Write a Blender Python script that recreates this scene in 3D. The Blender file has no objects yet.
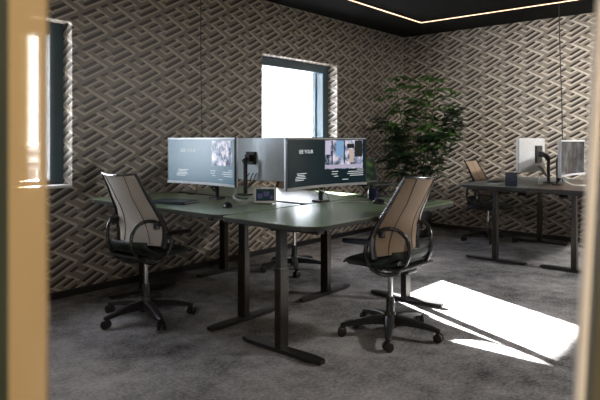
import bpy, bmesh, math, random
from mathutils import Vector, Matrix
random.seed(4)
C = bpy.context.scene.collection
S = bpy.context.scene
PI = math.pi

# ---------------------------------------------------------------- camera frame
CAM = Vector((-7.56, -4.39, 1.25))
TH = math.radians(40.4)
FW = Vector((math.cos(TH), math.sin(TH), 0))
RT = Vector((math.sin(TH), -math.cos(TH), 0))
F = 574.0

# ---------------------------------------------------------------- materials
def mat(name, col=(.5, .5, .5), rough=.5, metal=0.0, spec=.5, emit=None, estr=1.0, alpha=None):
    m = bpy.data.materials.new(name); m.use_nodes = True
    b = m.node_tree.nodes['Principled BSDF']
    b.inputs['Base Color'].default_value = (*col, 1)
    b.inputs['Roughness'].default_value = rough
    b.inputs['Metallic'].default_value = metal
    b.inputs['Specular IOR Level'].default_value = spec
    if emit:
        b.inputs['Emission Color'].default_value = (*emit, 1)
        b.inputs['Emission Strength'].default_value = estr
    return m

def noise_mat(name, c1, c2, scale=30, rough=.5, metal=0, spec=.5, bump=0.0, detail=4, stretch=None):
    m = mat(name, c1, rough, metal, spec)
    nt = m.node_tree; b = nt.nodes['Principled BSDF']
    tc = nt.nodes.new('ShaderNodeTexCoord')
    mp = nt.nodes.new('ShaderNodeMapping')
    if stretch: mp.inputs['Scale'].default_value = stretch
    n = nt.nodes.new('ShaderNodeTexNoise'); n.inputs['Scale'].default_value = scale
    n.inputs['Detail'].default_value = detail
    r = nt.nodes.new('ShaderNodeValToRGB')
    r.color_ramp.elements[0].position = .35; r.color_ramp.elements[1].position = .65
    r.color_ramp.elements[0].color = (*c1, 1); r.color_ramp.elements[1].color = (*c2, 1)
    L = nt.links.new
    L(tc.outputs['Object'], mp.inputs[0]); L(mp.outputs[0], n.inputs['Vector'])
    L(n.outputs['Fac'], r.inputs[0]); L(r.outputs[0], b.inputs['Base Color'])
    if bump:
        bp = nt.nodes.new('ShaderNodeBump'); bp.inputs['Strength'].default_value = bump
        bp.inputs['Distance'].default_value = .01
        L(n.outputs['Fac'], bp.inputs['Height']); L(bp.outputs[0], b.inputs['Normal'])
    return m

def wallpaper(name, h0, z0, tint=(1, 1, 1)):
    """woven key pattern printed on the wallpaper, laid out on an oblique lattice"""
    m = mat(name, (.2, .17, .14), .42, 0, .75)
    nt = m.node_tree; b = nt.nodes['Principled BSDF']; L = nt.links.new
    g = nt.nodes.new('ShaderNodeNewGeometry')
    sp = nt.nodes.new('ShaderNodeSeparateXYZ'); L(g.outputs['Position'], sp.inputs[0])
    def M(op, a, c=None, d=None):
        n = nt.nodes.new('ShaderNodeMath'); n.operation = op
        for i, v in enumerate((a, c, d)):
            if v is None: continue
            if isinstance(v, (int, float)): n.inputs[i].default_value = v
            else: L(v, n.inputs[i])
        return n.outputs[0]
    h = M('SUBTRACT', sp.outputs['X'], sp.outputs['Y'])
    x = M('DIVIDE', M('SUBTRACT', h, h0), PW)
    y = M('DIVIDE', M('SUBTRACT', sp.outputs['Z'], z0), PH)
    p = M('MULTIPLY', M('ADD', x, y), .5)
    q = M('MULTIPLY', M('SUBTRACT', x, y), .5)
    def rect(p0, p1, q0, q1):
        a = M('LESS_THAN', M('FRACT', M('SUBTRACT', p, p0)), p1 - p0)
        c = M('LESS_THAN', M('FRACT', M('SUBTRACT', q, q0)), q1 - q0)
        return M('MULTIPLY', a, c)
    def union(rs):
        o = None
        for r in rs:
            k = rect(*r); o = k if o is None else M('MAXIMUM', o, k)
        return o
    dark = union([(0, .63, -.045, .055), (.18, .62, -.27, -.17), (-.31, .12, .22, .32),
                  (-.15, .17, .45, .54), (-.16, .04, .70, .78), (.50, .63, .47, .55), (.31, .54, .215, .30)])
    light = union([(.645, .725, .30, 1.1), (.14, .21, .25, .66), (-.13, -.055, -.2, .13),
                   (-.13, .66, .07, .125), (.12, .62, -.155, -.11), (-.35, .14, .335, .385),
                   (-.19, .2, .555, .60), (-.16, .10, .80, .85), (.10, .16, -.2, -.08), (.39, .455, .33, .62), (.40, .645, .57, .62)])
    n = nt.nodes.new('ShaderNodeTexNoise'); n.inputs['Scale'].default_value = 5
    L(g.outputs['Position'], n.inputs['Vector'])
    def mix(f, a, c):
        k = nt.nodes.new('ShaderNodeMix'); k.data_type = 'RGBA'
        if isinstance(f, (int, float)): k.inputs[0].default_value = f
        else: L(f, k.inputs[0])
        for i, v in ((6, a), (7, c)):
            if isinstance(v, tuple): k.inputs[i].default_value = (*[v[j] * tint[j] for j in range(3)], 1)
            else: L(v, k.inputs[i])
        return k.outputs[2]
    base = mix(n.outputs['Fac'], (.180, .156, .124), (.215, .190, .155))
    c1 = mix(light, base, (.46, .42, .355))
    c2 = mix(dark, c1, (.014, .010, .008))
    L(c2, b.inputs['Base Color'])
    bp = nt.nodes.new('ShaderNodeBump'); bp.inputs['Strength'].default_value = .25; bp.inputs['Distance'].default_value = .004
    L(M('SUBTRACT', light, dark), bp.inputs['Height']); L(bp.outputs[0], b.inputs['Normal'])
    return m
PW, PH = .270, .145

def carpet():
    m = mat('carpet', (.15, .15, .15), .95, 0, .1)
    nt = m.node_tree; b = nt.nodes['Principled BSDF']; L = nt.links.new
    g = nt.nodes.new('ShaderNodeNewGeometry')
    n1 = nt.nodes.new('ShaderNodeTexNoise'); n1.inputs['Scale'].default_value = 1.6; n1.inputs['Detail'].default_value = 5
    n2 = nt.nodes.new('ShaderNodeTexNoise'); n2.inputs['Scale'].default_value = 48; n2.inputs['Detail'].default_value = 6
    n2.inputs['Roughness'].default_value = .8
    n3 = nt.nodes.new('ShaderNodeTexNoise'); n3.inputs['Scale'].default_value = 9; n3.inputs['Detail'].default_value = 4
    for n in (n1, n2, n3): L(g.outputs['Position'], n.inputs['Vector'])
    ad = nt.nodes.new('ShaderNodeMath'); ad.operation = 'ADD'
    ad2 = nt.nodes.new('ShaderNodeMath'); ad2.operation = 'MULTIPLY_ADD'; ad2.inputs[1].default_value = .45
    L(n2.outputs[0], ad.inputs[0]); L(n3.outputs[0], ad2.inputs[0]); L(n1.outputs[0], ad2.inputs[2]); L(ad2.outputs[0], ad.inputs[1])
    r = nt.nodes.new('ShaderNodeValToRGB')
    r.color_ramp.elements[0].position = .0; r.color_ramp.elements[0].color = (.035, .036, .040, 1)
    r.color_ramp.elements[1].position = 1.0; r.color_ramp.elements[1].color = (.36, .355, .36, 1)
    mr = nt.nodes.new('ShaderNodeMapRange'); mr.inputs[1].default_value = .96; mr.inputs[2].default_value = 1.48
    L(ad.outputs[0], mr.inputs[0]); L(mr.outputs[0], r.inputs[0]); L(r.outputs[0], b.inputs['Base Color'])
    bp = nt.nodes.new('ShaderNodeBump'); bp.inputs['Strength'].default_value = .5; bp.inputs['Distance'].default_value = .006
    L(n2.outputs[0], bp.inputs['Height']); L(bp.outputs[0], b.inputs['Normal'])
    return m

def glass_mat(name, tint=(.97, .98, 1), refl=.06, transp=1.0, dcol=(.8, .7, .5)):
    m = bpy.data.materials.new(name); m.use_nodes = True
    nt = m.node_tree; nt.nodes.clear(); L = nt.links.new
    out = nt.nodes.new('ShaderNodeOutputMaterial')
    tr = nt.nodes.new('ShaderNodeBsdfTransparent'); tr.inputs[0].default_value = (*tint, 1)
    gl = nt.nodes.new('ShaderNodeBsdfGlossy'); gl.inputs['Roughness'].default_value = .05
    mx = nt.nodes.new('ShaderNodeMixShader'); mx.inputs[0].default_value = refl
    L(tr.outputs[0], mx.inputs[1]); L(gl.outputs[0], mx.inputs[2])
    last = mx.outputs[0]
    if transp < 1:
        df = nt.nodes.new('ShaderNodeBsdfDiffuse'); df.inputs[0].default_value = (*dcol, 1)
        m2 = nt.nodes.new('ShaderNodeMixShader'); m2.inputs[0].default_value = 1 - transp
        L(last, m2.inputs[1]); L(df.outputs[0], m2.inputs[2]); last = m2.outputs[0]
    L(last, out.inputs[0])
    return m

def picture_mat(name, kind):
    m = mat(name, (0, 0, 0), .22, 0, .5)
    nt = m.node_tree; b = nt.nodes['Principled BSDF']; L = nt.links.new
    tc = nt.nodes.new('ShaderNodeTexCoord')
    mp = nt.nodes.new('ShaderNodeMapping')
    n = nt.nodes.new('ShaderNodeTexNoise'); r = nt.nodes.new('ShaderNodeValToRGB')
    L(tc.outputs['Object'], mp.inputs[0]); L(mp.outputs[0], n.inputs['Vector']); L(n.outputs['Fac'], r.inputs[0])
    e = r.color_ramp.elements
    if kind == 'office':
        n.inputs['Scale'].default_value = 16; n.inputs['Detail'].default_value = 6; n.inputs['Roughness'].default_value = .7
        mp.inputs['Scale'].default_value = (1, 1.3, .8)
        e[0].position = .40; e[0].color = (.01, .012, .02, 1)
        e[1].position = .62; e[1].color = (.60, .55, .62, 1)
        k = e.new(.5); k.color = (.18, .22, .32, 1)
        b.inputs['Emission Strength'].default_value = .62
    elif kind == 'forest':
        n.inputs['Scale'].default_value = 10; n.inputs['Detail'].default_value = 5
        mp.inputs['Scale'].default_value = (1, .6, 2.0)
        e[0].position = .42; e[0].color = (.002, .006, .004, 1)
        e[1].position = .70; e[1].color = (.025, .05, .012, 1)
        b.inputs['Emission Strength'].default_value = .8
    else:
        n.inputs['Scale'].default_value = 9; n.inputs['Detail'].default_value = 6
        mp.inputs['Scale'].default_value = (1, 1, .8)
        e[0].position = .45; e[0].color = (.006, .007, .010, 1)
        e[1].position = .75; e[1].color = (.07, .075, .09, 1)
        b.inputs['Emission Strength'].default_value = .8
    L(r.outputs[0], b.inputs['Emission Color'])
    if kind == 'forest': b.inputs['Roughness'].default_value = .6; b.inputs['Specular IOR Level'].default_value = .1
    return m

M_ = dict(
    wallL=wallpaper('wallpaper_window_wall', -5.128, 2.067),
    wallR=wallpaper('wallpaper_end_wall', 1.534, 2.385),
    wallN=noise_mat('plain_plaster', (.30, .28, .25), (.34, .32, .29), 8, .8),
    carpet=carpet(),
    ceil=noise_mat('black_ceiling', (.006, .006, .006), (.009, .009, .009), 20, .9, 0, .1),
    skirt=noise_mat('black_skirting', (.008, .008, .009), (.012, .012, .012), 20, .5),
    frame=noise_mat('teal_grey_frame', (.035, .065, .082), (.042, .072, .09), 12, .4),
    sill=noise_mat('white_sill', (.72, .73, .74), (.78, .78, .78), 20, .4),
    glass=glass_mat('window_glass'),
    desk=noise_mat('green_grey_desktop', (.165, .235, .14), (.18, .255, .155), 60, .30, 0, .7),
    deskg=noise_mat('blue_grey_desktop', (.060, .085, .095), (.072, .098, .108), 60, .36, 0, .5),
    deskb=noise_mat('brown_desktop', (.060, .042, .032), (.075, .054, .042), 20, .36, 0, .5),
    edge=noise_mat('dark_desk_edge', (.012, .014, .012), (.02, .02, .018), 30, .5),
    blk=noise_mat('black_powdercoat', (.010, .010, .011), (.016, .016, .016), 80, .42, 0, .5),
    blkplast=noise_mat('black_plastic', (.010, .010, .012), (.017, .017, .018), 60, .38),
    legm=noise_mat('lit_satin_black_leg', (.03, .027, .022), (.038, .034, .028), 60, .36, .6, .5),  # black legs warmed and lightened for light falling on their lower part
    mesh=noise_mat('taupe_chair_mesh', (.20, .145, .095), (.24, .175, .12), 220, .7, 0, .3),
    meshlit=noise_mat('window_lit_chair_mesh', (.42, .40, .36), (.48, .45, .41), 220, .6, 0, .3),  # same chair mesh, lightened for the window light on the left chair
    seam=mat('dark_seam', (.03, .022, .018), .8),
    seat=noise_mat('dark_green_seat', (.010, .017, .014), (.018, .026, .022), 120, .6, 0, .4),
    rail=noise_mat('dark_rail', (.016, .018, .022), (.024, .026, .03), 60, .25, 0, .7),
    chrome=noise_mat('chrome', (.55, .56, .58), (.62, .62, .64), 40, .2, 1),
    silver=noise_mat('silver_plastic', (.42, .44, .47), (.46, .48, .5), 40, .35, .3),
    white=noise_mat('white_plastic', (.62, .63, .64), (.68, .68, .68), 40, .4),
    backm=noise_mat('pale_monitor_back', (.62, .70, .76), (.66, .74, .80), 20, .35, .2),
    backw=noise_mat('grey_white_back', (.36, .37, .38), (.40, .41, .42), 20, .4),
    cable=noise_mat('dark_cable', (.012, .012, .013), (.02, .02, .02), 50, .5),
    padblue=noise_mat('slate_armpad', (.035, .05, .075), (.045, .06, .085), 60, .5),
    screen=mat('screen_dark', (.003, .005, .006), .16, 0, .22, (.005, .017, .022), .4),
    screenA=mat('screen_glare', (.01, .025, .03), .33, 0, .75, (.10, .19, .26), .35),  # window glare on the left monitor, put in as extra glow
    txt=mat('screen_text', (.0, .0, .0), .5, 0, .2, (.75, .8, .82), .55),
    picA=picture_mat('picture_office', 'office'), picF=picture_mat('picture_forest', 'forest'),
    picD=picture_mat('picture_dim', 'dim'),
    lake=mat('picture_lake', (0, 0, 0), .3, 0, .3, (.16, .42, .45), .6),
    navy=noise_mat('navy_cover', (.006, .010, .024), (.009, .015, .034), 40, .5),
    mug=noise_mat('dark_blue_glaze', (.008, .012, .045), (.012, .02, .07), 20, .25),
    paper=noise_mat('paper', (.5, .52, .5), (.58, .6, .58), 20, .6),
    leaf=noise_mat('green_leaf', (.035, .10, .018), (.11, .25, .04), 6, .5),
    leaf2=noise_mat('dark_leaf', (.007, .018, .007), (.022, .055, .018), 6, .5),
    cane=noise_mat('cane', (.05, .06, .02), (.09, .08, .035), 20, .6),
    pot=noise_mat('dark_pot', (.012, .012, .013), (.02, .02, .02), 20, .5),
    soil=noise_mat('soil', (.02, .014, .01), (.04, .028, .02), 40, .9, bump=.5),
    led=mat('led_diffuser', (1, .8, .6), .5, 0, .5, (1.0, .60, .34), 1.6),
    lampw=mat('fill_lamp_diffuser', (1, 1, 1), .5, 0, .5, (1, .9, .78), 3.0),
    gold=glass_mat('amber_reflection', (.97, .93, .84), .03, .46, (.50, .37, .20)),  # golden reflection in the door glass, built as tinted see-through strips
    goldcore=glass_mat('amber_reflection_dense', (.95, .86, .68), .0, .2, (.36, .30, .18)),
    cream=noise_mat('cream_jamb', (.66, .58, .48), (.72, .64, .54), 6, .5),
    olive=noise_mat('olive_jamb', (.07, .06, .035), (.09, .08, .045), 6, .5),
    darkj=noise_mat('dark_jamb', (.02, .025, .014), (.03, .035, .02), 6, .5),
    bld=noise_mat('pale_render', (.62, .62, .66), (.70, .70, .74), 2, .8),
    bldd=noise_mat('grey_ledge', (.16, .16, .19), (.2, .2, .22), 2, .8),
)

# ---------------------------------------------------------------- mesh helpers
def nb(): return bmesh.new()

def box(bm, lo, hi, bev=0.0, rot=None):
    lo = Vector(lo); hi = Vector(hi); c = (lo + hi) / 2; s = hi - lo
    r = bmesh.ops.create_cube(bm, size=1)
    vs = r['verts']
    for v in vs: v.co = Vector((v.co.x * s.x, v.co.y * s.y, v.co.z * s.z))
    if bev:
        es = list({e for v in vs for e in v.link_edges})
        o = bmesh.ops.bevel(bm, geom=es, offset=bev, segments=2, profile=.5, affect='EDGES', clamp_overlap=True)
        vs = list({v for v in o['verts']} | {v for v in vs if v.is_valid})
    for v in vs:
        if rot: v.co = rot @ v.co
        v.co += c
    return vs

def tube(bm, pts, r, n=8, caps=True, flat=1.0):
    pts = [Vector(p) for p in pts]; rings = []
    rs = r if isinstance(r, (list, tuple)) else [r] * len(pts)
    up = Vector((0, 0, 1)); prev = None
    for i, p in enumerate(pts):
        t = (pts[min(i + 1, len(pts) - 1)] - pts[max(i - 1, 0)]).normalized()
        if prev is None:
            a = t.cross(up)
            if a.length < 1e-3: a = t.cross(Vector((1, 0, 0)))
            a.normalize()
        else:
            a = (prev - t * prev.dot(t))
            a.normalize()
        prev = a; b = t.cross(a).normalized()
        rings.append([bm.verts.new(p + (a * math.cos(2 * PI * k / n) + b * math.sin(2 * PI * k / n) * flat) * rs[i]) for k in range(n)])
    for i in range(len(rings) - 1):
        for k in range(n):
            bm.faces.new((rings[i][k], rings[i][(k + 1) % n], rings[i + 1][(k + 1) % n], rings[i + 1][k]))
    if caps:
        bm.faces.new(rings[0][::-1]); bm.faces.new(rings[-1])

def loop_tube(bm, pts, r, n=8, flat=1.0):
    pts = [Vector(p) for p in pts]; N = len(pts); rings = []
    cen = sum(pts, Vector()) / N
    nrm = (pts[0] - cen).cross(pts[N // 4] - cen).normalized()
    for i, p in enumerate(pts):
        t = (pts[(i + 1) % N] - pts[i - 1]).normalized()
        a = nrm; b = t.cross(a).normalized()
        rings.append([bm.verts.new(p + (a * math.cos(2 * PI * k / n) * flat + b * math.sin(2 * PI * k / n)) * r) for k in range(n)])
    for i in range(N):
        j = (i + 1) % N
        for k in range(n):
            bm.faces.new((rings[i][k], rings[i][(k + 1) % n], rings[j][(k + 1) % n], rings[j][k]))

def lathe(bm, prof, n=24, c=(0, 0, 0)):
    c = Vector(c); rings = []
    for r, z in prof:
        rings.append([bm.verts.new(c + Vector((r * math.cos(2 * PI * k / n), r * math.sin(2 * PI * k / n), z))) for k in range(n)])
    for i in range(len(rings) - 1):
        for k in range(n):
            bm.faces.new((rings[i][k], rings[i][(k + 1) % n], rings[i + 1][(k + 1) % n], rings[i + 1][k]))
    bm.faces.new(rings[0][::-1]); bm.faces.new(rings[-1])

def prism(bm, poly, z0, z1):
    a = [bm.verts.new((x, y, z0)) for x, y in poly]; b = [bm.verts.new((x, y, z1)) for x, y in poly]
    n = len(poly)
    for i in range(n): bm.faces.new((a[i], a[(i + 1) % n], b[(i + 1) % n], b[i]))
    bm.faces.new(a[::-1]); bm.faces.new(b)

def round_rect(x0, x1, y0, y1, rads, n=8):
    """rads: bl, br, tr, tl"""
    out = []
    for (cx, cy, a0, r) in ((x0 + rads[0], y0 + rads[0], PI, rads[0]), (x1 - rads[1], y0 + rads[1], 1.5 * PI, rads[1]),
                            (x1 - rads[2], y1 - rads[2], 0, rads[2]), (x0 + rads[3], y1 - rads[3], .5 * PI, rads[3])):
        for k in range(n + 1):
            a = a0 + k / n * PI / 2
            out.append((cx + r * math.cos(a), cy + r * math.sin(a)))
    return out

def obj(name, bm, m, parent=None, smooth=False):
    bmesh.ops.recalc_face_normals(bm, faces=bm.faces)
    me = bpy.data.meshes.new(name); bm.to_mesh(me); bm.free()
    if isinstance(m, str): m = M_[m]
    me.materials.append(m)
    if smooth:
        for p in me.polygons: p.use_smooth = True
        try: me.set_sharp_from_angle(angle=math.radians(40))
        except Exception: pass
    o = bpy.data.objects.new(name, me); C.objects.link(o)
    if parent: o.parent = parent
    return o

def struct(name, bm, m, label=None, smooth=False):
    o = obj(name, bm, m, None, smooth); o['kind'] = 'structure'
    if label: o['label'] = label
    return o

def thing(name, label, cat, loc=(0, 0, 0), rz=0, group=None):
    o = bpy.data.objects.new(name, None); C.objects.link(o); o.empty_display_size = .1
    o.location = loc; o.rotation_euler = (0, 0, rz); o['label'] = label; o['category'] = cat
    if group: o['group'] = group
    return o

def tag(o, label, cat, group=None):
    o['label'] = label; o['category'] = cat
    if group: o['group'] = group
    return o

def text_bm(body, size):
    cu = bpy.data.curves.new('t', 'FONT'); cu.body = body; cu.size = size; cu.resolution_u = 2
    t = bpy.data.objects.new('t', cu); C.objects.link(t)
    dg = bpy.context.evaluated_depsgraph_get()
    me = bpy.data.meshes.new_from_object(t.evaluated_get(dg))
    bm = bmesh.new(); bm.from_mesh(me)
    bpy.data.objects.remove(t); bpy.data.curves.remove(cu); bpy.data.meshes.remove(me)
    return bm

# ---------------------------------------------------------------- room shell
H = 2.786; XW = -11.0; YN = -9.0; WT = .40
bm = nb(); box(bm, (XW, YN, -.12), (0, 0, 0)); struct('floor', bm, 'carpet', 'mottled grey carpet')
bm = nb(); box(bm, (XW - .2, YN - .2, H), (.3, WT, H + .15)); struct('ceiling', bm, 'ceil', 'matt black ceiling')
wins = [(-6.60, -5.23), (-3.04, -1.67)]; ZS, ZT = .87, 2.20
bm = nb()
box(bm, (XW, 0, -.12), (.0, WT, ZS)); box(bm, (XW, 0, ZT), (.0, WT, H))
xs = [XW, *[v for w in wins for v in w], 0.0]
for i in range(0, 6, 2): box(bm, (xs[i], 0, ZS), (xs[i + 1], WT, ZT))
struct('wall_left', bm, 'wallL', 'wall papered in a woven key pattern, with two windows')
bm = nb(); box(bm, (0, YN, -.12), (.3, WT, H)); struct('wall_right', bm, 'wallR', 'end wall papered in a woven key pattern')
bm = nb(); box(bm, (XW, YN - .2, -.12), (.3, YN, H)); struct('wall_near', bm, 'wallN')
bm = nb(); box(bm, (XW - .2, YN, -.12), (XW, WT, H)); struct('wall_far_left', bm, 'wallN')
bm = nb(); box(bm, (XW, -.018, 0), (-.018, 0, .055), .003); struct('baseboard_left', bm, 'skirt')
bm = nb(); box(bm, (-.018, YN, 0), (0, 0, .055), .003); struct('baseboard_right', bm, 'skirt')

for i, (x0, x1) in enumerate(wins):
    fw = .115; y0, y1 = .14, .32
    bm = nb()
    box(bm, (x0, y0, ZS), (x0 + fw, y1, ZT), .004); box(bm, (x1 - fw, y0, ZS), (x1, y1, ZT), .004)
    box(bm, (x0 + fw - .004, y0, ZT - .10), (x1 - fw + .004, y1, ZT), .004)
    box(bm, (x0 + fw - .004, y0, ZS), (x1 - fw + .004, y1, ZS + .055), .004)
    # inner sash step
    for a in (x0 + fw, x1 - fw - .02): box(bm, (a, .25, ZS + .055), (a + .02, .30, ZT - .10))
    w = struct('window_%d' % (i + 1), bm, 'frame', 'square window with teal-grey frame')
    bm = nb(); box(bm, (x0 + fw, .292, ZS + .055), (x1 - fw, .300, ZT - .10)); obj('window_pane', bm, 'glass', w)
    bm = nb(); box(bm, (x0 + .002, -.012, ZS), (x1 - .002, .14, ZS + .022), .004); obj('window_sill', bm, 'sill', w)
# roof overhang outside, shading the upper part of the windows from the sun
bm = nb(); box(bm, (XW, WT, 2.685), (3, 2.80, 2.95)); struct('trim_1', bm, 'bld', 'roof overhang outside the windows')

# LED strip set in the ceiling
t = thing('led_strip', 'thin warm light line recessed around the black ceiling', 'light', (-.87, -.76, H))
x0, x1, y0, y1 = -6.3, 0, -6.0, 0
bm = nb()
for a, b in (((x0, y1 - .03, -.012), (x1 + .03, y1 + .03, 0)), ((x1 - .03, y0, -.012), (x1 + .03, y1 - .03, 0)),
             ((x0, y0 - .03, -.012), (x1 + .03, y0, 0)), ((x0 - .03, y0 - .03, -.012), (x0, y1 + .03, 0))):
    box(bm, a, b)
obj('channel', bm, 'ceil', t)
bm = nb()
for a, b in (((x0, y1 - .006, -.018), (x1 + .006, y1 + .006, -.012)), ((x1 - .006, y0, -.018), (x1 + .006, y1 - .006, -.012)),
             ((x0, y0 - .006, -.018), (x1 + .006, y0, -.012)), ((x0 - .006, y0 - .006, -.018), (x0, y1 + .006, -.012))):
    box(bm, a, b)
obj('diffuser', bm, 'led', t)

# ---------------------------------------------------------------- desks
ZD = .785
def desk(label, loc, rz, rads=(.10, .10, .03, .03), L=1.70, D=.74, top='desk', span=1.38, group='sit-stand desks'):
    """local: long axis X centred, user on -Y side"""
    t = thing('standing_desk', label, 'desk', loc, rz, group)
    bm = nb(); prism(bm, round_rect(-L / 2, L / 2, -D / 2, D / 2, rads), ZD - .004, ZD); obj('desktop', bm, top, t)
    bm = nb(); prism(bm, round_rect(-L / 2 + .001, L / 2 - .001, -D / 2 + .001, D / 2 - .001, rads), ZD - .028, ZD - .004); obj('desktop_edge', bm, 'edge', t)
    for s in (-1, 1):
        x = s * span / 2
        bm = nb(); box(bm, (x - .036, -.024, .028), (x + .036, .024, .50), .004); obj('leg', bm, 'legm', t)
        bm = nb(); box(bm, (x - .031, -.020, .49), (x + .031, .020, ZD - .06), .003); obj('inner_leg', bm, 'blk', t)
        bm = nb()
        pl = [(x - .036, -.24), (x - .02, -.31), (x + .02, -.31), (x + .036, -.24), (x + .036, .24), (x + .02, .31), (x - .02, .31), (x - .036, .24)]
        prism(bm, pl, .008, .030); obj('foot', bm, 'blk', t)
        for y in (-.28, .28):
            bm = nb(); lathe(bm, [(.016, 0), (.016, .009)], 12, (x, y, 0)); obj('foot_pad', bm, 'blkplast', t)
        bm = nb(); box(bm, (x - .03, -.30, ZD - .060), (x + .03, .30, ZD - .028), .004); obj('bracket', bm, 'blk', t)
    for y in (-.05, .05):
        bm = nb(); box(bm, (-span / 2 + .03, y - .012, ZD - .066), (span / 2 - .03, y + .012, ZD - .036), .003); obj('crossbar', bm, 'blk', t)
    bm = nb(); box(bm, (-.42, .13, ZD - .12), (.42, .22, ZD - .112)); box(bm, (-.42, .13, ZD - .12), (.42, .134, ZD - .05))
    box(bm, (-.42, .216, ZD - .12), (.42, .22, ZD - .028)); obj('cable_tray', bm, 'blk', t)
    bm = nb(); box(bm, (.45, -D / 2 + .02, ZD - .045), (.56, -D / 2 + .09, ZD - .028), .004); obj('height_control', bm, 'blkplast', t)
    return t

# desks one and three run along Y back to back, desk two crosses their end
desk('green-topped standing desk against the window wall on the left, below the pale glaring screen', (-4.79, -.93, 0), -PI / 2, L=1.58, D=.78, span=1.18)
desk('green-topped standing desk behind the tablet panel, its legs beyond the nearest desk', (-3.89, -.93, 0), PI / 2, L=1.58, D=.85, span=1.22)
desk('nearest green-topped standing desk with rounded corners under the dark slide monitor', (-4.335, -2.115, 0), 0, rads=(.14, .12, .03, .05), D=.73, L=1.76, span=1.44)
# second cluster by the end wall
desk('far standing desk with a bluish grey top in front of the end wall', (-1.06, -2.09, 0), PI, D=.74, top='deskg')
desk('far right standing desk with a brown top beside the right doorpost', (-1.06, -2.85, 0), 0, top='deskb')

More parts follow.
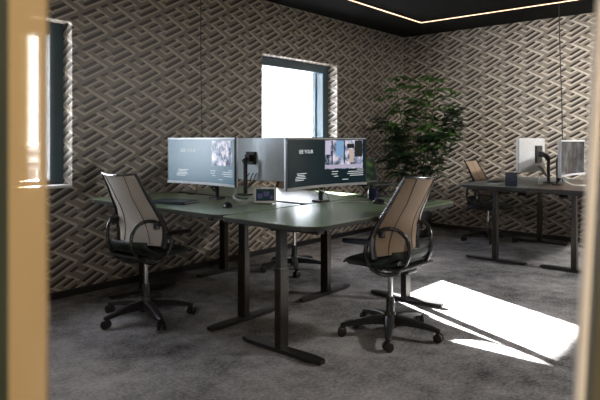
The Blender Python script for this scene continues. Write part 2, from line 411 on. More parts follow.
# ---------------------------------------------------------------- chairs
def chair(label, loc, rz, phase, mesh='mesh', pad='padblue', sz=0.0):
    """local: faces +X, hub at the origin"""
    t = thing('office_chair', label, 'chair', loc, rz, 'mesh-backed office chairs')
    bm = nb(); lathe(bm, [(.020, .045), (.042, .05), (.045, .075), (.040, .12), (.030, .15)], 20); obj('hub', bm, 'blkplast', t, True)
    for k in range(5):
        a = math.radians(phase) + k * 2 * PI / 5
        d = Vector((math.cos(a), math.sin(a), 0)); n = Vector((-d.y, d.x, 0))
        bm = nb()
        rings = []
        for f, w, zt, zb in ((.03, .030, .128, .07), (.12, .027, .122, .075), (.22, .023, .105, .072), (.30, .019, .085, .062), (.325, .014, .078, .062)):
            rings.append([bm.verts.new(d * f + n * w * sx + Vector((0, 0, z))) for sx, z in ((-1, zb), (1, zb), (1, zt - .006), (.6, zt), (-.6, zt), (-1, zt - .006))])
        for i in range(4):
            for j in range(6): bm.faces.new((rings[i][j], rings[i][(j + 1) % 6], rings[i + 1][(j + 1) % 6], rings[i + 1][j]))
        bm.faces.new(rings[0][::-1]); bm.faces.new(rings[-1])
        obj('base_leg', bm, 'blkplast', t, True)
        # twin wheel caster
        c = d * .315; ca = a + .5 + k
        ax = Vector((math.cos(ca), math.sin(ca), 0))
        bm = nb()
        for s in (-1, 1):
            p = c + Vector((0, 0, .0285))
            tube(bm, [p + ax * s * .006, p + ax * s * .010, p + ax * s * .024, p + ax * s * .027], [.025, .0285, .0285, .023], 18)
        tube(bm, [c + Vector((0, 0, .03)), c + Vector((0, 0, .066))], .008, 8)
        tube(bm, [c + Vector((0, 0, .0285)) - ax * .008, c + Vector((0, 0, .0285)) + ax * .008], .012, 8)
        obj('caster', bm, 'blkplast', t, True)
    bm = nb(); lathe(bm, [(.027, .10), (.027, .235), (.024, .24)], 18); obj('column_sleeve', bm, 'rail', t, True)
    bm = nb(); lathe(bm, [(.015, .23), (.015, .39 + sz)], 16); obj('gas_cylinder', bm, 'chrome', t, True)
    z = sz
    bm = nb()
    box(bm, (-.17, -.055, .375 + z), (.10, .055, .415 + z), .012); box(bm, (-.04, -.15, .395 + z), (.03, .15, .42 + z), .008)
    obj('tilt_mechanism', bm, 'blkplast', t, True)
    bm = nb(); tube(bm, [(.02, -.16, .405 + z), (.02, -.22, .40 + z), (.02, -.25, .395 + z)], .006, 8); obj('lever', bm, 'blkplast', t)
    # seat cushion
    bm = nb(); NX, NY = 14, 12; top = []; bot = []
    for i in range(NX + 1):
        u = i / NX; x = -.19 + .46 * u; rt = []; rb = []
        wv = .235 * (1 - .22 * max(0, u - .62) / .38 * max(0, u - .62) / .38 * 1.6) * (1 - .12 * (1 - u) ** 3)
        for j in range(NY + 1):
            v = -1 + 2 * j / NY; y = v * wv
            fall = .045 * max(0, (u - .72) / .28) ** 2; dish = -.012 * (1 - v * v) * math.sin(PI * min(1, u + .1))
            rear = .02 * max(0, (.25 - u) / .25) ** 2
            edge = .018 * abs(v) ** 6
            rt.append(bm.verts.new((x, y, .475 + z - fall + dish + rear - edge)))
            rb.append(bm.verts.new((x * .97, y * .96, .437 + z - fall * .6 + rear - .0)))
        top.append(rt); bot.append(rb)
    for i in range(NX):
        for j in range(NY):
            bm.faces.new((top[i][j], top[i + 1][j], top[i + 1][j + 1], top[i][j + 1]))
            bm.faces.new((bot[i][j], bot[i][j + 1], bot[i + 1][j + 1], bot[i + 1][j]))
    for i in range(NX):
        bm.faces.new((top[i][0], bot[i][0], bot[i + 1][0], top[i + 1][0])); bm.faces.new((top[i][NY], top[i + 1][NY], bot[i + 1][NY], bot[i][NY]))
    for j in range(NY):
        bm.faces.new((top[0][j], top[0][j + 1], bot[0][j + 1], bot[0][j])); bm.faces.new((top[NX][j], bot[NX][j], bot[NX][j + 1], top[NX][j + 1]))
    obj('seat', bm, 'seat', t, True)
    bm = nb(); vs = box(bm, (-.20, -.20, .418 + z), (.20, .20, .437 + z), .008)
    obj('seat_pan', bm, 'blkplast', t, True)
    # back profile
    def prof(u):      # u 0..1 up the back -> (x, z)
        return (-.085 + .02 * math.sin(PI * min(1, u * 1.5)) - .182 * u ** 1.7, .49 + z + .488 * u)
    def half(u): return .252 + .012 * math.sin(PI * min(1, u * 2)) - .072 * max(0, u - .3) / .7 + .012 * max(0, u - .8) / .2
    def bp(u, v):     # v -1..1
        x, zz = prof(u); hw = half(u)
        return Vector((x + .055 * v * v - .012, hw * v, zz + .012 * v * v * u))
    def panel(name, u0, u1, v0, v1, m, off, th, nu=14, nv=10):
        bm = nb(); A = []; B = []
        for i in range(nu + 1):
            u = u0 + (u1 - u0) * i / nu; a = []; b = []
            for j in range(nv + 1):
                v = v0 + (v1 - v0) * j / nv; p = bp(u, v)
                a.append(bm.verts.new(p + Vector((off, 0, 0)))); b.append(bm.verts.new(p + Vector((off + th, 0, 0))))
            A.append(a); B.append(b)
        for i in range(nu):
            for j in range(nv):
                bm.faces.new((A[i][j], A[i][j + 1], A[i + 1][j + 1], A[i + 1][j])); bm.faces.new((B[i][j], B[i + 1][j], B[i + 1][j + 1], B[i][j + 1]))
            bm.faces.new((A[i][0], A[i + 1][0], B[i + 1][0], B[i][0])); bm.faces.new((A[i][nv], B[i][nv], B[i + 1][nv], A[i + 1][nv]))
        for j in range(nv):
            bm.faces.new((A[0][j], B[0][j], B[0][j + 1], A[0][j + 1])); bm.faces.new((A[nu][j], A[nu][j + 1], B[nu][j + 1], B[nu][j]))
        return obj(name, bm, m, t, True)
    back = panel('backrest', 0.02, 1, -.96, .96, mesh, 0, .006)
    for v in (-.55, .55):
        bm = nb()
        for off in (-.0015, .0075): tube(bm, [bp(.03 + .96 * i / 12, v * (1 - .25 * math.sin(PI * i / 12))) + Vector((off, 0, 0)) for i in range(13)], .0022, 6)
        s = obj('seam', bm, 'seam', back)
    for s in (-1, 1):
        bm = nb(); tube(bm, [bp(i / 14, s * .97) for i in range(15)], [.022 - .013 * i / 14 for i in range(15)], 8); obj('back_rail', bm, 'rail', t, True)
    bm = nb(); tube(bm, [bp(1, -1 + 2 * i / 12) + Vector((0, 0, .003)) for i in range(13)], .008, 8); obj('top_rail', bm, 'chrome' if mesh == 'meshlit' else 'rail', t, True)
    # glossy lower shell behind the seat
    bm = nb(); A = []
    for i in range(9):
        u = i / 8; row = []
        for j in range(13):
            v = -1 + j / 6
            row.append(bm.verts.new((-.06 - .17 * math.sin(PI / 2 * u * 1.15) + .06 * v * v, .225 * v, .405 + z + .135 * u)))
        A.append(row)
    for i in range(8):
        for j in range(12): bm.faces.new((A[i][j], A[i][j + 1], A[i + 1][j + 1], A[i + 1][j]))
    sh = obj('lower_shell', bm, 'seat', t, True); sm = sh.modifiers.new('s', 'SOLIDIFY'); sm.thickness = .012
    # loop arms and pads
    for s in (-1, 1):
        bm = nb(); pts = []
        for k in range(28):
            a = 2 * PI * k / 28; ca, sa = math.cos(a), math.sin(a)
            pts.append((-.105 + .115 * ca - .02 * sa, s * (.195 + .065 * ca - .02 * max(0, -sa)), .530 + z + .145 * sa))
        loop_tube(bm, pts, .0125, 10); ar = obj('arm_loop', bm, 'rail', t, True)
        bm = nb(); A = []
        for i in range(11):
            u = i / 10; hw = .038 * math.sqrt(max(.08, 1 - abs(2 * u - 1) ** 3)); x = -.055 + .24 * u; zc = .588 + z - .010 * u
            A.append([bm.verts.new((x, s * .255 + hw * sx, zc + zz)) for sx, zz in ((-1, 0), (-.7, .013), (.7, .013), (1, 0), (.7, -.012), (-.7, -.012))])
        for i in range(10):
            for j in range(6): bm.faces.new((A[i][j], A[i][(j + 1) % 6], A[i + 1][(j + 1) % 6], A[i + 1][j]))
        bm.faces.new(A[0][::-1]); bm.faces.new(A[-1]); obj('arm_pad', bm, pad, t, True)
        bm = nb(); box(bm, (-.115, s * .235 - .014, .62 + z), (-.075, s * .235 + .014, .665 + z), .008); obj('arm_joint', bm, 'rail', t, True)
    return t

chair('office chair with mesh back coloured pale as lit by the window, leftmost, at the desk by the window wall', (-5.185, -.945, 0), math.radians(3), 178, 'meshlit', 'blkplast', .034)
chair('office chair with a tan mesh back at the right end of the nearest desk', (-4.365, -2.435, 0), math.radians(88), 121, 'mesh', 'padblue', .038)
chair('office chair mostly hidden behind the nearest desk, only its wheeled base showing between the legs', (-3.38, -.76, 0), math.radians(205), 20, 'mesh', 'blkplast')
chair('office chair with a brown back behind the far desk by the end wall', (-.60, -1.54, 0), math.radians(-88), 10, 'mesh', 'blkplast', .0)

# ---------------------------------------------------------------- monitors
def monitor(label, loc, rz, w=.83, h=.365, zb=.905, R=1.6, back='backm', slide='dark', base=(0, .12), big=1.0):
    """local: screen faces -Y, centre of the screen at X=0"""
    t = thing('monitor', label, 'monitor', loc, rz, 'curved widescreen monitors')
    def bend(bm):
        for v in bm.verts: v.co.y += R - math.sqrt(R * R - v.co.x ** 2) if False else -(R - math.sqrt(R * R - v.co.x ** 2))
        return bm
    def gridbox(x0, x1, y0, y1, z0, z1, n=16):
        bm = nb(); pv = None
        for i in range(n + 1):
            x = x0 + (x1 - x0) * i / n
            c = [bm.verts.new((x, y, z)) for y, z in ((y0, z0), (y1, z0), (y1, z1), (y0, z1))]
            if pv:
                for j in range(4): bm.faces.new((pv[j], pv[(j + 1) % 4], c[(j + 1) % 4], c[j]))
            else: bm.faces.new(c[::-1])
            pv = c
        bm.faces.new(pv); return bend(bm)
    z1 = zb + h
    obj('housing', gridbox(-w / 2, w / 2, 0, .018, zb, z1), 'blkplast' if back == 'backm' else 'silver', t)
    obj('back_cover', gridbox(-w / 2 + .003, w / 2 - .003, .018, .034, zb + .003, z1 - .003), {'white': 'backw'}.get(back, back), t)
    sc = obj('screen', gridbox(-w / 2 + .008, w / 2 - .008, -.0015, .0, zb + .020, z1 - .016), {'glare': 'screenA', 'dim': 'picD'}.get(slide, 'screen'), t)
    obj('lower_bezel', gridbox(-w / 2, w / 2, -.004, 0, zb, zb + .019), 'silver', t)
    obj('upper_bezel', gridbox(-w / 2 + .004, w / 2 - .004, -.003, 0, z1 - .015, z1 - .004), 'silver', t)
    if slide in ('dark', 'glare'):
        W, Hh = w - .016, h - .036; X0 = -W / 2; Z0 = zb + .020
        def P(u0, u1, v0, v1, d=-.0025): return gridbox(X0 + u0 * W, X0 + u1 * W, d, -.0015, Z0 + v0 * Hh, Z0 + v1 * Hh, 6)
        if slide == 'dark': obj('picture', P(.515, .965, .33, .985), 'picA', sc)
        else: obj('picture', P(.62, .965, .40, .97), 'picA', sc)
        if slide == 'dark':
            for nm, a, b_, c, d, cl in (('lavender', .520, .585, .66, .975, (.42, .38, .50)), ('bright_window', .655, .745, .62, .975, (.16, .28, .45)),
                                  ('mullion', .597, .612, .36, .975, (.01, .014, .025)), ('mullion', .690, .698, .62, .975, (.02, .03, .06)),
                                  ('mullion', .748, .760, .45, .975, (.01, .014, .025)), ('dark_corner', .875, .960, .60, .975, (.010, .012, .012)),
                                  ('figure', .815, .862, .47, .78, (.42, .31, .25)), ('hair', .785, .870, .80, .90, (.010, .010, .014)),
                                  ('table_top', .53, .95, .345, .43, (.34, .31, .40))):
                obj(nm, P(a, b_, c, d, -.0030), mat('picture_' + nm, (0, 0, 0), .25, 0, .4, cl, .62), sc)
        tb = text_bm('SEE YOUR', .037)
        for v in tb.verts:
            x, y = v.co.x, v.co.y
            v.co = Vector((X0 + .16 * W + x * 1.02, -.0030, Z0 + .70 * Hh + y))
        obj('headline_text', bend(tb), 'txt', sc)
        bm = nb()
        def line(u0, u1, v):
            g = gridbox(X0 + u0 * W, X0 + u1 * W, -.0028, -.0016, Z0 + v * Hh, Z0 + v * Hh + .0035, 3)
            me = bpy.data.meshes.new('x'); g.to_mesh(me); g.free(); bm.from_mesh(me); bpy.data.meshes.remove(me)
        for k, (a, b) in enumerate(((.13, .27), (.14, .24), (.12, .25), (.11, .26), (.11, .23))): line(a, b, .27 - k * .035)
        obj('small_text', bm, 'txt', sc); bm = nb()
        for k, (a, b) in enumerate(((.60, .68), (.60, .67), (.63, .68))): line(a, b, .27 - k * .055)
        obj('small_text', bm, 'txt', sc); bm = nb()
        for k, (a, b) in enumerate(((.90, .97), (.80, .97), (.79, .97), (.82, .97))): line(a, b, .30 - k * .045)
        line(.73, .80, .08)
        obj('small_text', bm, 'txt', sc)
    # VESA mount, arm and pole
    zc = zb + h * .52; yb = .034
    bm = nb(); box(bm, (-.055 * big, yb - .002, zc - .055 * big), (.055 * big, yb + .022, zc + .055 * big), .006); box(bm, (-.03, yb + .02, zc - .03), (.03, yb + .06, zc + .03), .006)
    obj('mount_plate', bm, 'blkplast', t)
    bx, by = base
    bm = nb()
    tube(bm, [(0, yb + .05, zc), (bx * .5 + .02, (yb + by) / 2 + .04, zc - .02), (bx, by, zc - .05)], .016 * big, 10)
    obj('mount_arm', bm, 'blkplast', t, True)
    bm = nb(); lathe(bm, [(.017, ZD + .01), (.017, zc - .02), (.012, zc - .012)], 16, (bx, by, 0)); obj('mount_pole', bm, 'blkplast', t, True)
    bm = nb(); box(bm, (bx - .05, by - .045, ZD), (bx + .05, by + .045, ZD + .014), .004); obj('mount_base', bm, 'blkplast', t)
    for k, dx in enumerate((-.06, -.02, .025)):
        bm = nb()
        tube(bm, [(dx, yb + .004, zb + .06), (dx * 1.1, yb + .03, zb + .03), (bx + dx * .7, by * .7, zb - .02), (bx + dx * .3, by - .015, zb - .06)], .004, 6)
        obj('monitor_cable', bm, 'cable', t, True)
    return t

monitor('curved monitor with its slide washed out by painted window glare, at the left of the desk cluster', (-4.66, -.95, 0), -PI / 2, w=.79, slide='glare', base=(0, .13))
monitor('curved monitor turned away, showing its pale grey back behind the cluster', (-4.04, -.88, 0), PI / 2, base=(-.02, .13))
monitor('curved monitor showing a dark slide with a white headline and office photo', (-4.25, -1.80, 0), -.06, w=.87, slide='dark', base=(.08, .0 + .1))
monitor('pale-backed monitor seen from behind on the far desk', (-1.10, -2.27, 0), PI, back='white', base=(-.02, .14), big=1.7)
monitor('monitor with a dim grey picture beside the right doorpost', (-1.34, -2.68, 0), 0, slide='dim', back='silver', base=(0, .10), zb=.885)

# ---------------------------------------------------------------- things on the desks
# tablet panel facing the camera
rz = TH - PI / 2
t = thing('tablet_panel', 'small silver-framed tablet panel standing at the seam of the green desks', 'tablet', (-4.545, -1.49, ZD), rz)
tilt = Matrix.Rotation(math.radians(-9), 4, 'X')
def tl(bm):
    for v in bm.verts: v.co = tilt @ v.co
    return bm
bm = nb(); box(bm, (-.083, 0, .004), (.083, .016, .122), .005); obj('frame', tl(bm), 'silver', t)
bm = nb(); box(bm, (-.066, -.002, .022), (.066, 0, .108)); obj('screen', tl(bm), 'screen', t)
bm = nb()
for (a, b, c, d) in ((-.055, -.02, .04, .075), (-.01, .03, .055, .09), (.036, .058, .035, .06)): box(bm, (a, -.003, c), (b, -.002, d))
obj('screen_tiles', tl(bm), mat('tile_glow', (0, 0, 0), .4, 0, .3, (.03, .03, .08), .4), t)
bm = nb(); prism(bm, [(-.05, .01), (.05, .01), (.05, .07), (-.05, .07)], 0, .006)
box(bm, (-.02, .018, .005), (.02, .058, .035), .004); obj('stand', bm, 'blkplast', t)

def flat(name, label, cat, m, loc, rz, L, W, h, bev=.003, group=None):
    bm = nb(); box(bm, (-L / 2, -W / 2, 0), (L / 2, W / 2, h), bev)
    o = obj(name, bm, m); o.location = loc; o.rotation_euler = (0, 0, rz)
    tag(o, label, cat, group); return o

# keyboard with keys
def keyboard(label, loc, rz, m='blkplast', mk='rail', L=.36, W=.12):
    t = thing('keyboard', label, 'keyboard', loc, rz)
    bm = nb(); box(bm, (-L / 2, -W / 2, 0), (L / 2, W / 2, .010), .003); obj('case', bm, m, t)
    bm = nb(); n = 16
    for i in range(n):
        for j in range(5):
            x = -L / 2 + .012 + i * (L - .024) / n; y = -W / 2 + .010 + j * (W - .02) / 5
            box(bm, (x, y, .010), (x + (L - .024) / n - .003, y + (W - .02) / 5 - .003, .0135))
    obj('keys', bm, mk, t); return t

def mouse(label, loc, rz):
    t = thing('computer_mouse', label, 'mouse', loc, rz)
    bm = nb(); bmesh.ops.create_uvsphere(bm, u_segments=20, v_segments=12, radius=1)
    for v in bm.verts:
        v.co = Vector((v.co.x * .056, v.co.y * .032 * (1 - .12 * v.co.x), max(0, v.co.z * .036 + .002)))
    obj('shell', bm, 'blkplast', t, True)
    bm = nb(); tube(bm, [(.032, -.003, .027), (.032, .003, .027)], .008, 12); obj('scroll_wheel', bm, 'silver', t)
    return t

t = thing('notebook', 'closed navy notebook lying on the left desk by the leftmost chair', 'notebook', (-4.93, -.93, ZD), .35)
bm = nb(); box(bm, (-.10, -.15, 0), (.10, .15, .004), .001); box(bm, (-.10, -.15, .016), (.10, .15, .020), .001); box(bm, (-.103, -.15, .0), (-.099, .15, .02), .001); obj('cover', bm, 'navy', t)
bm = nb(); box(bm, (-.098, -.146, .004), (.096, .146, .016)); obj('pages', bm, 'paper', t)

mouse('black computer mouse on the left desk beside the white cable', (-4.86, -1.43, ZD), 1.2)
mouse('black computer mouse on the nearest desk under the dark slide monitor', (-4.00, -2.12, ZD), 1.5)
keyboard('dark slim keyboard on the nearest desk in front of the tan chair', (-3.72, -2.27, ZD), -.05, 'blkplast', 'rail', L=.34)

t = thing('stylus', 'slim white stylus lying beside the mouse on the nearest desk', 'stylus', (-3.95, -2.25, ZD), -.5)
bm = nb(); tube(bm, [(-.10, 0, .007), (.10, 0, .007)], .006, 10); obj('barrel', bm, 'white', t, True)
bm = nb(); tube(bm, [(.10, 0, .007), (.125, 0, .006)], [.006, .0015], 10); obj('tip', bm, 'blkplast', t, True)

def cable(label, pts, m, r=.004, name='cable', n=8):
    # smooth polyline by Catmull-Rom
    P = [Vector(p) for p in pts]; out = []
    for i in range(len(P) - 1):
        p0 = P[max(i - 1, 0)]; p1 = P[i]; p2 = P[i + 1]; p3 = P[min(i + 2, len(P) - 1)]
        for k in range(6):
            s = k / 6
            out.append(.5 * ((2 * p1) + (p2 - p0) * s + (2 * p0 - 5 * p1 + 4 * p2 - p3) * s * s + (3 * p1 - p0 - 3 * p2 + p3) * s ** 3))
    out.append(P[-1])
    bm = nb(); tube(bm, out, r, n); o = obj(name, bm, m, None, True); tag(o, label, 'cable'); return o

z = ZD + .011
cable('thick white cable curling down behind the pale screen monitor', [(-4.50, -1.12, .90), (-4.53, -1.16, .885), (-4.56, -1.20, .86), (-4.62, -1.24, z + .03), (-4.60, -1.30, z), (-4.50, -1.36, z)], 'white', .009)
cable('pale cable looping over the left green desk behind the mouse', [(-4.80, -1.40, z - .003), (-4.72, -1.38, z - .003), (-4.66, -1.42, z - .003), (-4.58, -1.36, z + .02), (-4.52, -1.42, z - .003)], 'paper', .0035)
cable('white cable crossing the nearest desk to the mouse', [(-4.02, -2.04, z - .002), (-4.06, -1.97, z - .002), (-4.10, -1.88, z - .002), (-4.17, -1.84, z - .002)], 'white', .0035)
cable('white cable hanging from the dark slide monitor', [(-4.22, -1.74, .93), (-4.26, -1.76, .89), (-4.20, -1.78, .86), (-4.13, -1.77, z - .002)], 'white', .004)
cable('white cable bunched below the pale-backed far monitor', [(-1.30, -2.36, .90), (-1.35, -2.40, .86), (-1.40, -2.41, z), (-1.30, -2.42, z)], 'white', .005)
cable('pale cable curving on the brown desk under the dim monitor', [(-1.20, -2.62, .88), (-1.22, -2.60, .84), (-1.32, -2.72, z), (-1.30, -2.85, z), (-1.05, -2.88, z)], 'paper', .005)
cable('thin dark cable dropping from the ceiling above the left desks', [(-4.345, -.53, H), (-4.345, -.53, 2.0), (-4.335, -.53, 1.2), (-4.39, -.53, ZD + .05), (-4.43, -.53, ZD + .003), (-4.46, -.5, ZD + .003)], 'cable', .0035)
cable('thin dark cable dropping from the ceiling above the far desks', [(-.82, -2.44, H), (-.81, -2.452, 2.2), (-.79, -2.465, 1.6), (-.785, -2.47, 1.1), (-.785, -2.47, ZD)], 'cable', .006)

# laptop on a stand
lp = Vector((-3.60, -1.82, 0))
t = thing('laptop', 'open laptop with a dark forest and lake picture, raised on a stand', 'laptop', (lp.x, lp.y, .885), -.15)
bm = nb(); box(bm, (-.16, -.11, 0), (.16, .11, .014), .003); obj('keyboard_deck', bm, 'rail', t)
rt_ = Matrix.Translation((0, .105, .012)) @ Matrix.Rotation(math.radians(-12), 4, 'X')
def T2(bm):
    for v in bm.verts: v.co = rt_ @ v.co
    return bm
bm = nb(); box(bm, (-.16, 0, 0), (.16, .006, .21), .002); obj('lid', T2(bm), 'blkplast', t)
bm = nb(); box(bm, (-.153, -.001, .012), (.153, 0, .204)); sc = obj('screen', T2(bm), 'picF', t)
bm = nb()
prism(bm, [(-.14, 0), (-.02, -.012), (.0, .010), (-.04, .032), (-.10, .024)], -.0002, .0008)
for v in bm.verts: v.co = Vector((v.co.x, -v.co.z - .001, v.co.y + .13))
obj('lake', T2(bm), 'lake', sc)
t = thing('laptop_stand', 'black stand carrying the open laptop at the end of the nearest desk', 'laptop stand', (lp.x, lp.y, ZD), -.15)
bm = nb(); box(bm, (-.11, -.10, 0), (.11, .10, .006), .002); obj('base', bm, 'blkplast', t)
bm = nb(); box(bm, (-.11, -.10, .093), (.11, .10, .100), .002); obj('platform', bm, 'blkplast', t)
for s in (-1, 1):
    bm = nb(); tube(bm, [(s * .09, -.07, .005), (s * .09, .06, .095)], .007, 8); tube(bm, [(s * .09, .07, .005), (s * .09, -.05, .095)], .006, 8); obj('brace', bm, 'blkplast', t)
t = thing('mug', 'dark blue mug standing in front of the laptop stand', 'mug', (-3.83, -1.955, ZD), 0)
bm = nb(); lathe(bm, [(.030, 0), (.038, .005), (.040, .09), (.037, .09), (.034, .012), (.001, .010)], 24); obj('cup', bm, 'mug', t, True)
bm = nb(); tube(bm, [(.036, 0, .072), (.058, 0, .066), (.062, 0, .045), (.054, 0, .025), (.036, 0, .02)], .005, 8); obj('handle', bm, 'mug', t, True)

# far desk things
t = thing('pen_holder', 'square dark navy pen holder at the end of the far bluish desk', 'pen holder', (-1.74, -2.25, ZD), .3)
bm = nb()
for a, b in (((-.055, -.055, 0), (.055, .055, .006)), ((-.055, -.055, 0), (-.050, .055, .135)), ((.050, -.055, 0), (.055, .055, .135)), ((-.055, -.055, 0), (.055, -.050, .135)), ((-.055, .050, 0), (.055, .055, .135))): box(bm, a, b)
obj('body', bm, 'navy', t)
keyboard('dark keyboard on the far desk in front of the brown chair', (-1.22, -1.92, ZD), PI, 'blkplast', 'rail')
flat('paper_sheet', 'white sheet of paper lying on the far desk left of the pen holder', 'paper', 'paper', (-1.60, -2.02, ZD), .1, .21, .12, .002, 0)

# ---------------------------------------------------------------- plant in the corner
px, py = -.86, -.72
t = thing('potted_palm', 'tall leafy green plant in the corner behind the tan chair', 'plant', (px, py, 0))
bm = nb(); lathe(bm, [(.12, 0), (.15, .02), (.175, .36), (.165, .38), (.155, .36), (.15, .33), (.001, .33)], 28); obj('pot', bm, 'pot', t, True)
bm = nb(); lathe(bm, [(.149, .331), (.12, .345), (.001, .35)], 20); obj('soil', bm, 'soil', t, True)
def leaf(bm, p, d, L, w):
    d = d.normalized(); sd = d.cross(Vector((random.uniform(-.3, .3), random.uniform(-.3, .3), 1))).normalized()
    dr = Vector((0, 0, -1)); prev = None
    for i in range(5):
        u = i / 4; c = p + d * L * u + dr * L * .35 * u * u; ww = w * math.sin(PI * min(.98, .12 + .86 * u)) + .0006
        a = [bm.verts.new(c - sd * ww), bm.verts.new(c + Vector((0, 0, -ww * .35))), bm.verts.new(c + sd * ww)]
        if prev:
            bm.faces.new((prev[0], prev[1], a[1], a[0])); bm.faces.new((prev[1], prev[2], a[2], a[1]))
        prev = a
# canes: lateral offset along RT (image right), depth along FW, top height, leaves from, spread
canes = [(-.30, .05, 2.08, 1.25, .30), (.03, .0, 1.75, .85, .32), (.22, -.02, 2.02, 1.2, .34), (.36, .06, 1.65, 1.0, .32),
         (-.22, -.08, 1.55, .75, .32), (-.36, .06, 1.50, .8, .24), (.12, .08, 2.0, 1.1, .30), (-.08, -.05, 1.30, .7, .34), (.28, -.1, 1.35, .75, .3), (-.40, .0, 1.50, .85, .24), (.44, .02, 1.66, 1.2, .26), (-.36, -.1, 1.2, .6, .24)]
for ci, (lx, ly, zt, zl, sprd) in enumerate(canes):
    base = Vector((random.uniform(-.07, .07), random.uniform(-.07, .07), .34))
    top = RT * lx + FW * ly + Vector((0, 0, zt))
    pts = [base.lerp(top, k / 8) for k in range(9)]
    for k, p in enumerate(pts):
        s = k / 8; b = math.sin(PI * s) * .06
        p.x += RT.x * lx * b * 2; p.y += RT.y * lx * b * 2
    bm = nb(); tube(bm, pts, [.011 - .007 * k / 8 for k in range(9)], 7); obj('cane', bm, 'cane', t, True)
    bm = nb()
    nf = 17
    for k in range(nf):
        s = (zl - .34) / (zt - .34) + (1 - (zl - .34) / (zt - .34)) * k / (nf - 1)
        i = min(7, int(s * 8)); p = pts[i].lerp(pts[i + 1], s * 8 - i)
        a = random.uniform(0, 2 * PI); up = random.uniform(.1, .8)
        d = Vector((math.cos(a), math.sin(a), up)).normalized(); Lf = sprd * random.uniform(.55, 1.0)
        # frond stalk with leaflets
        fp = [p + d * Lf * q / 6 + Vector((0, 0, -.10 * (q / 6) ** 2)) for q in range(7)]
        tube(bm, fp, .0022, 4)
        for q in range(1, 7):
            for sgn in (-1, 1):
                sd = d.cross(Vector((0, 0, 1))).normalized() * sgn
                dd = (d * .8 + sd * .8 + Vector((0, 0, random.uniform(-.4, .3))))
                leaf(bm, fp[q], dd, random.uniform(.07, .13), random.uniform(.016, .026))
        leaf(bm, fp[6], d, .14, .013)
    # keep the foliage inside the room
    for v in bm.verts:
        w = Vector((v.co.x + px, v.co.y + py))
        if w.x > -.02: v.co.x = -.02 - px - random.random() * .01
        if w.y > -.02: v.co.y = -.02 - py - random.random() * .01
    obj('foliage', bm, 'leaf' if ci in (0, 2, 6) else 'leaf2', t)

# ---------------------------------------------------------------- door frame close to the camera
def campt(d, s, z): return CAM + FW * d + RT * s + Vector((0, 0, z - CAM.z))
def post(name, s0, s1, d0, d1, m, lean=0.0, label=None, z1=2.4):
    s0 = s0 * d1 / d0 if s0 > 0 else s0
    bm = nb()
    vs = []
    for z in (0, z1):
        o = lean * (z - CAM.z)
        vs.append([bm.verts.new(campt(d, s + o, z)) for d, s in ((d0, s0), (d0, s1), (d1, s1), (d1, s0))])
    for j in range(4): bm.faces.new((vs[0][j], vs[0][(j + 1) % 4], vs[1][(j + 1) % 4], vs[1][j]))
    bm.faces.new(vs[0][::-1]); bm.faces.new(vs[1])
    return struct(name, bm, m, label)
def S_(px, d): return (px - 300) / F * d
post('trim_2', S_(9, .5), S_(46, .5), .5, .505, 'gold', 0, 'golden strip standing in for a reflection in the door glass, close to the camera')
post('trim_3', S_(5, .5), S_(24.5, .5), .506, .508, 'goldcore', 0)
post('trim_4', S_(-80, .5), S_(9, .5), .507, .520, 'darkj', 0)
post('trim_5', S_(588, .5), S_(599, .5), .50, .51, 'cream', .056, 'cream doorpost at the right, close to the camera')
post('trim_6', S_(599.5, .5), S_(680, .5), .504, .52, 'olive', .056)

# ---------------------------------------------------------------- outside
t = thing('building', 'pale low building seen through the left window', 'building', (11, 36, -9), math.radians(40.4))
bm = nb(); box(bm, (-6, -14, 0), (6, 14, 9.95)); obj('wall', bm, 'bld', t)
bm = nb()
for zz in (8.6, 9.3): box(bm, (-6.15, -14, zz), (-6, 14, zz + .28))
obj('ledge', bm, 'bldd', t)
for k in range(-5, 6):
    bm = nb(); box(bm, (-6.05, k * 2.4 - .5, 9.38 - 2.3), (-6.0, k * 2.4 + .5, 8.45)); obj('window', bm, 'bldd', t)
bm = nb(); box(bm, (-60, .4, -9.3), (80, 120, -9.0)); struct('ground', bm, 'bld')

# ---------------------------------------------------------------- lights
w = bpy.data.worlds.new('world'); S.world = w; w.use_nodes = True
w.node_tree.nodes['Background'].inputs[0].default_value = (.90, .95, 1.0, 1)
w.node_tree.nodes['Background'].inputs[1].default_value = 5.0
def sun(e):
    l = bpy.data.lights.new('sun', 'SUN'); l.energy = e; l.angle = math.radians(.5); l.color = (1, .95, .88)
    o = bpy.data.objects.new('sun', l); C.objects.link(o)
    d = Vector((-.445, -1, -.438)); o.rotation_euler = d.to_track_quat('-Z', 'Y').to_euler()
sun(110)
for x0, x1 in wins:
    l = bpy.data.lights.new('window_portal', 'AREA'); l.shape = 'RECTANGLE'; l.size = x1 - x0; l.size_y = ZT - ZS
    l.cycles.is_portal = True
    o = bpy.data.objects.new('window_portal', l); C.objects.link(o)
    o.location = ((x0 + x1) / 2, .36, (ZS + ZT) / 2); o.rotation_euler = (-PI / 2, 0, 0)
def added_ceiling_lamp(x, y, e, col, sx=.6, sy=.6, rz=0, label=''):  # lamps added out of view to brighten the room
    t = thing('added_ceiling_lamp', label, 'lamp', (x, y, H), rz, 'added square fill lamps out of view')
    bm = nb()
    box(bm, (-sx / 2 - .02, -sy / 2 - .02, -.03), (sx / 2 + .02, sy / 2 + .02, 0), .004); obj('housing', bm, 'white', t)
    bm = nb(); box(bm, (-sx / 2, -sy / 2, -.034), (sx / 2, sy / 2, -.03)); obj('diffuser', bm, 'lampw', t)
    l = bpy.data.lights.new('fill_lamp_light', 'AREA'); l.shape = 'RECTANGLE'; l.size = sx; l.size_y = sy; l.energy = e; l.color = col
    o = bpy.data.objects.new('fill_lamp_light', l); C.objects.link(o); o.location = (x, y, H - .04); o.rotation_euler = (0, 0, rz)
added_ceiling_lamp(-8.4, -5.1, 50, (1, .84, .66), label='added square fill lamp on the ceiling behind the camera, out of view')
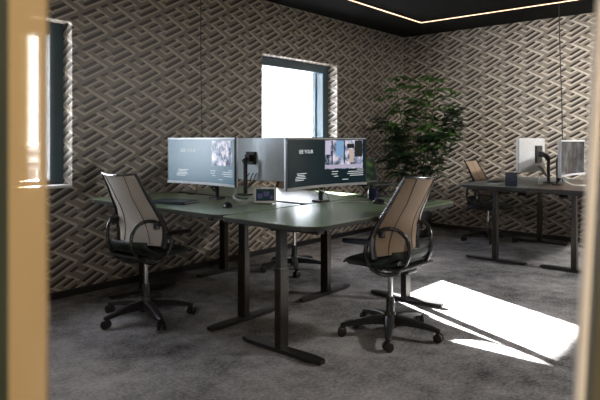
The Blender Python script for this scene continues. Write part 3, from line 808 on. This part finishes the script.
added_ceiling_lamp(-1.9, -5.4, 105, (1, .96, .91), label='added square fill lamp above the near end of the room, out of view')

def fill_spot(x, y, tgt, e, label):  # spotlights added out of view to brighten the end wall
    d = (Vector(tgt) - Vector((x, y, H - .14))).normalized()
    t = thing('added_spotlight', label, 'lamp', (x, y, H), 0, 'added black fill spotlights aimed at the end wall')
    q = d.to_track_quat('Z', 'Y').to_matrix()
    bm = nb(); lathe(bm, [(.04, -.08), (.05, -.07), (.05, .06), (.045, .06), (.042, .02), (.001, .018)], 20)
    for v in bm.verts: v.co = q @ v.co + Vector((0, 0, -.14))
    obj('lamp_head', bm, 'blkplast', t, True)
    bm = nb(); tube(bm, [(0, 0, -.11), (0, 0, -.02)], .010, 8); lathe(bm, [(.05, -.025), (.05, 0)], 20); obj('bracket', bm, 'blkplast', t)
    l = bpy.data.lights.new('fill_spot_light', 'SPOT'); l.energy = e; l.spot_size = math.radians(66); l.spot_blend = .8
    l.shadow_soft_size = .06; l.color = (1, .95, .90)
    o = bpy.data.objects.new('fill_spot_light', l); C.objects.link(o); o.location = Vector((x, y, H - .14)) + d * .08
    o.rotation_euler = d.to_track_quat('-Z', 'Y').to_euler()
fill_spot(-2.5, -5.2, (0, -3.1, 1.3), 380, 'added black fill spotlight at the near end of the room, out of view')
fill_spot(-2.9, -4.6, (0, -2.1, 1.2), 130, 'added black fill spotlight nearer the window wall, out of view')

# ---------------------------------------------------------------- camera
cd = bpy.data.cameras.new('camera'); cd.sensor_width = 36; cd.lens = F / 600 * 36
cd.shift_y = -60 / 600; cd.clip_start = .02; cd.clip_end = 500
cd.dof.use_dof = True; cd.dof.focus_distance = 4.2; cd.dof.aperture_fstop = 4.3
co = bpy.data.objects.new('camera', cd); C.objects.link(co); co.location = CAM
co.rotation_euler = (PI / 2, 0, TH - PI / 2)
S.camera = co
S.view_settings.view_transform = 'Standard'; S.view_settings.look = 'None'
S.view_settings.gamma = 1; S.view_settings.use_curve_mapping = False
S.view_settings.exposure = 1.0
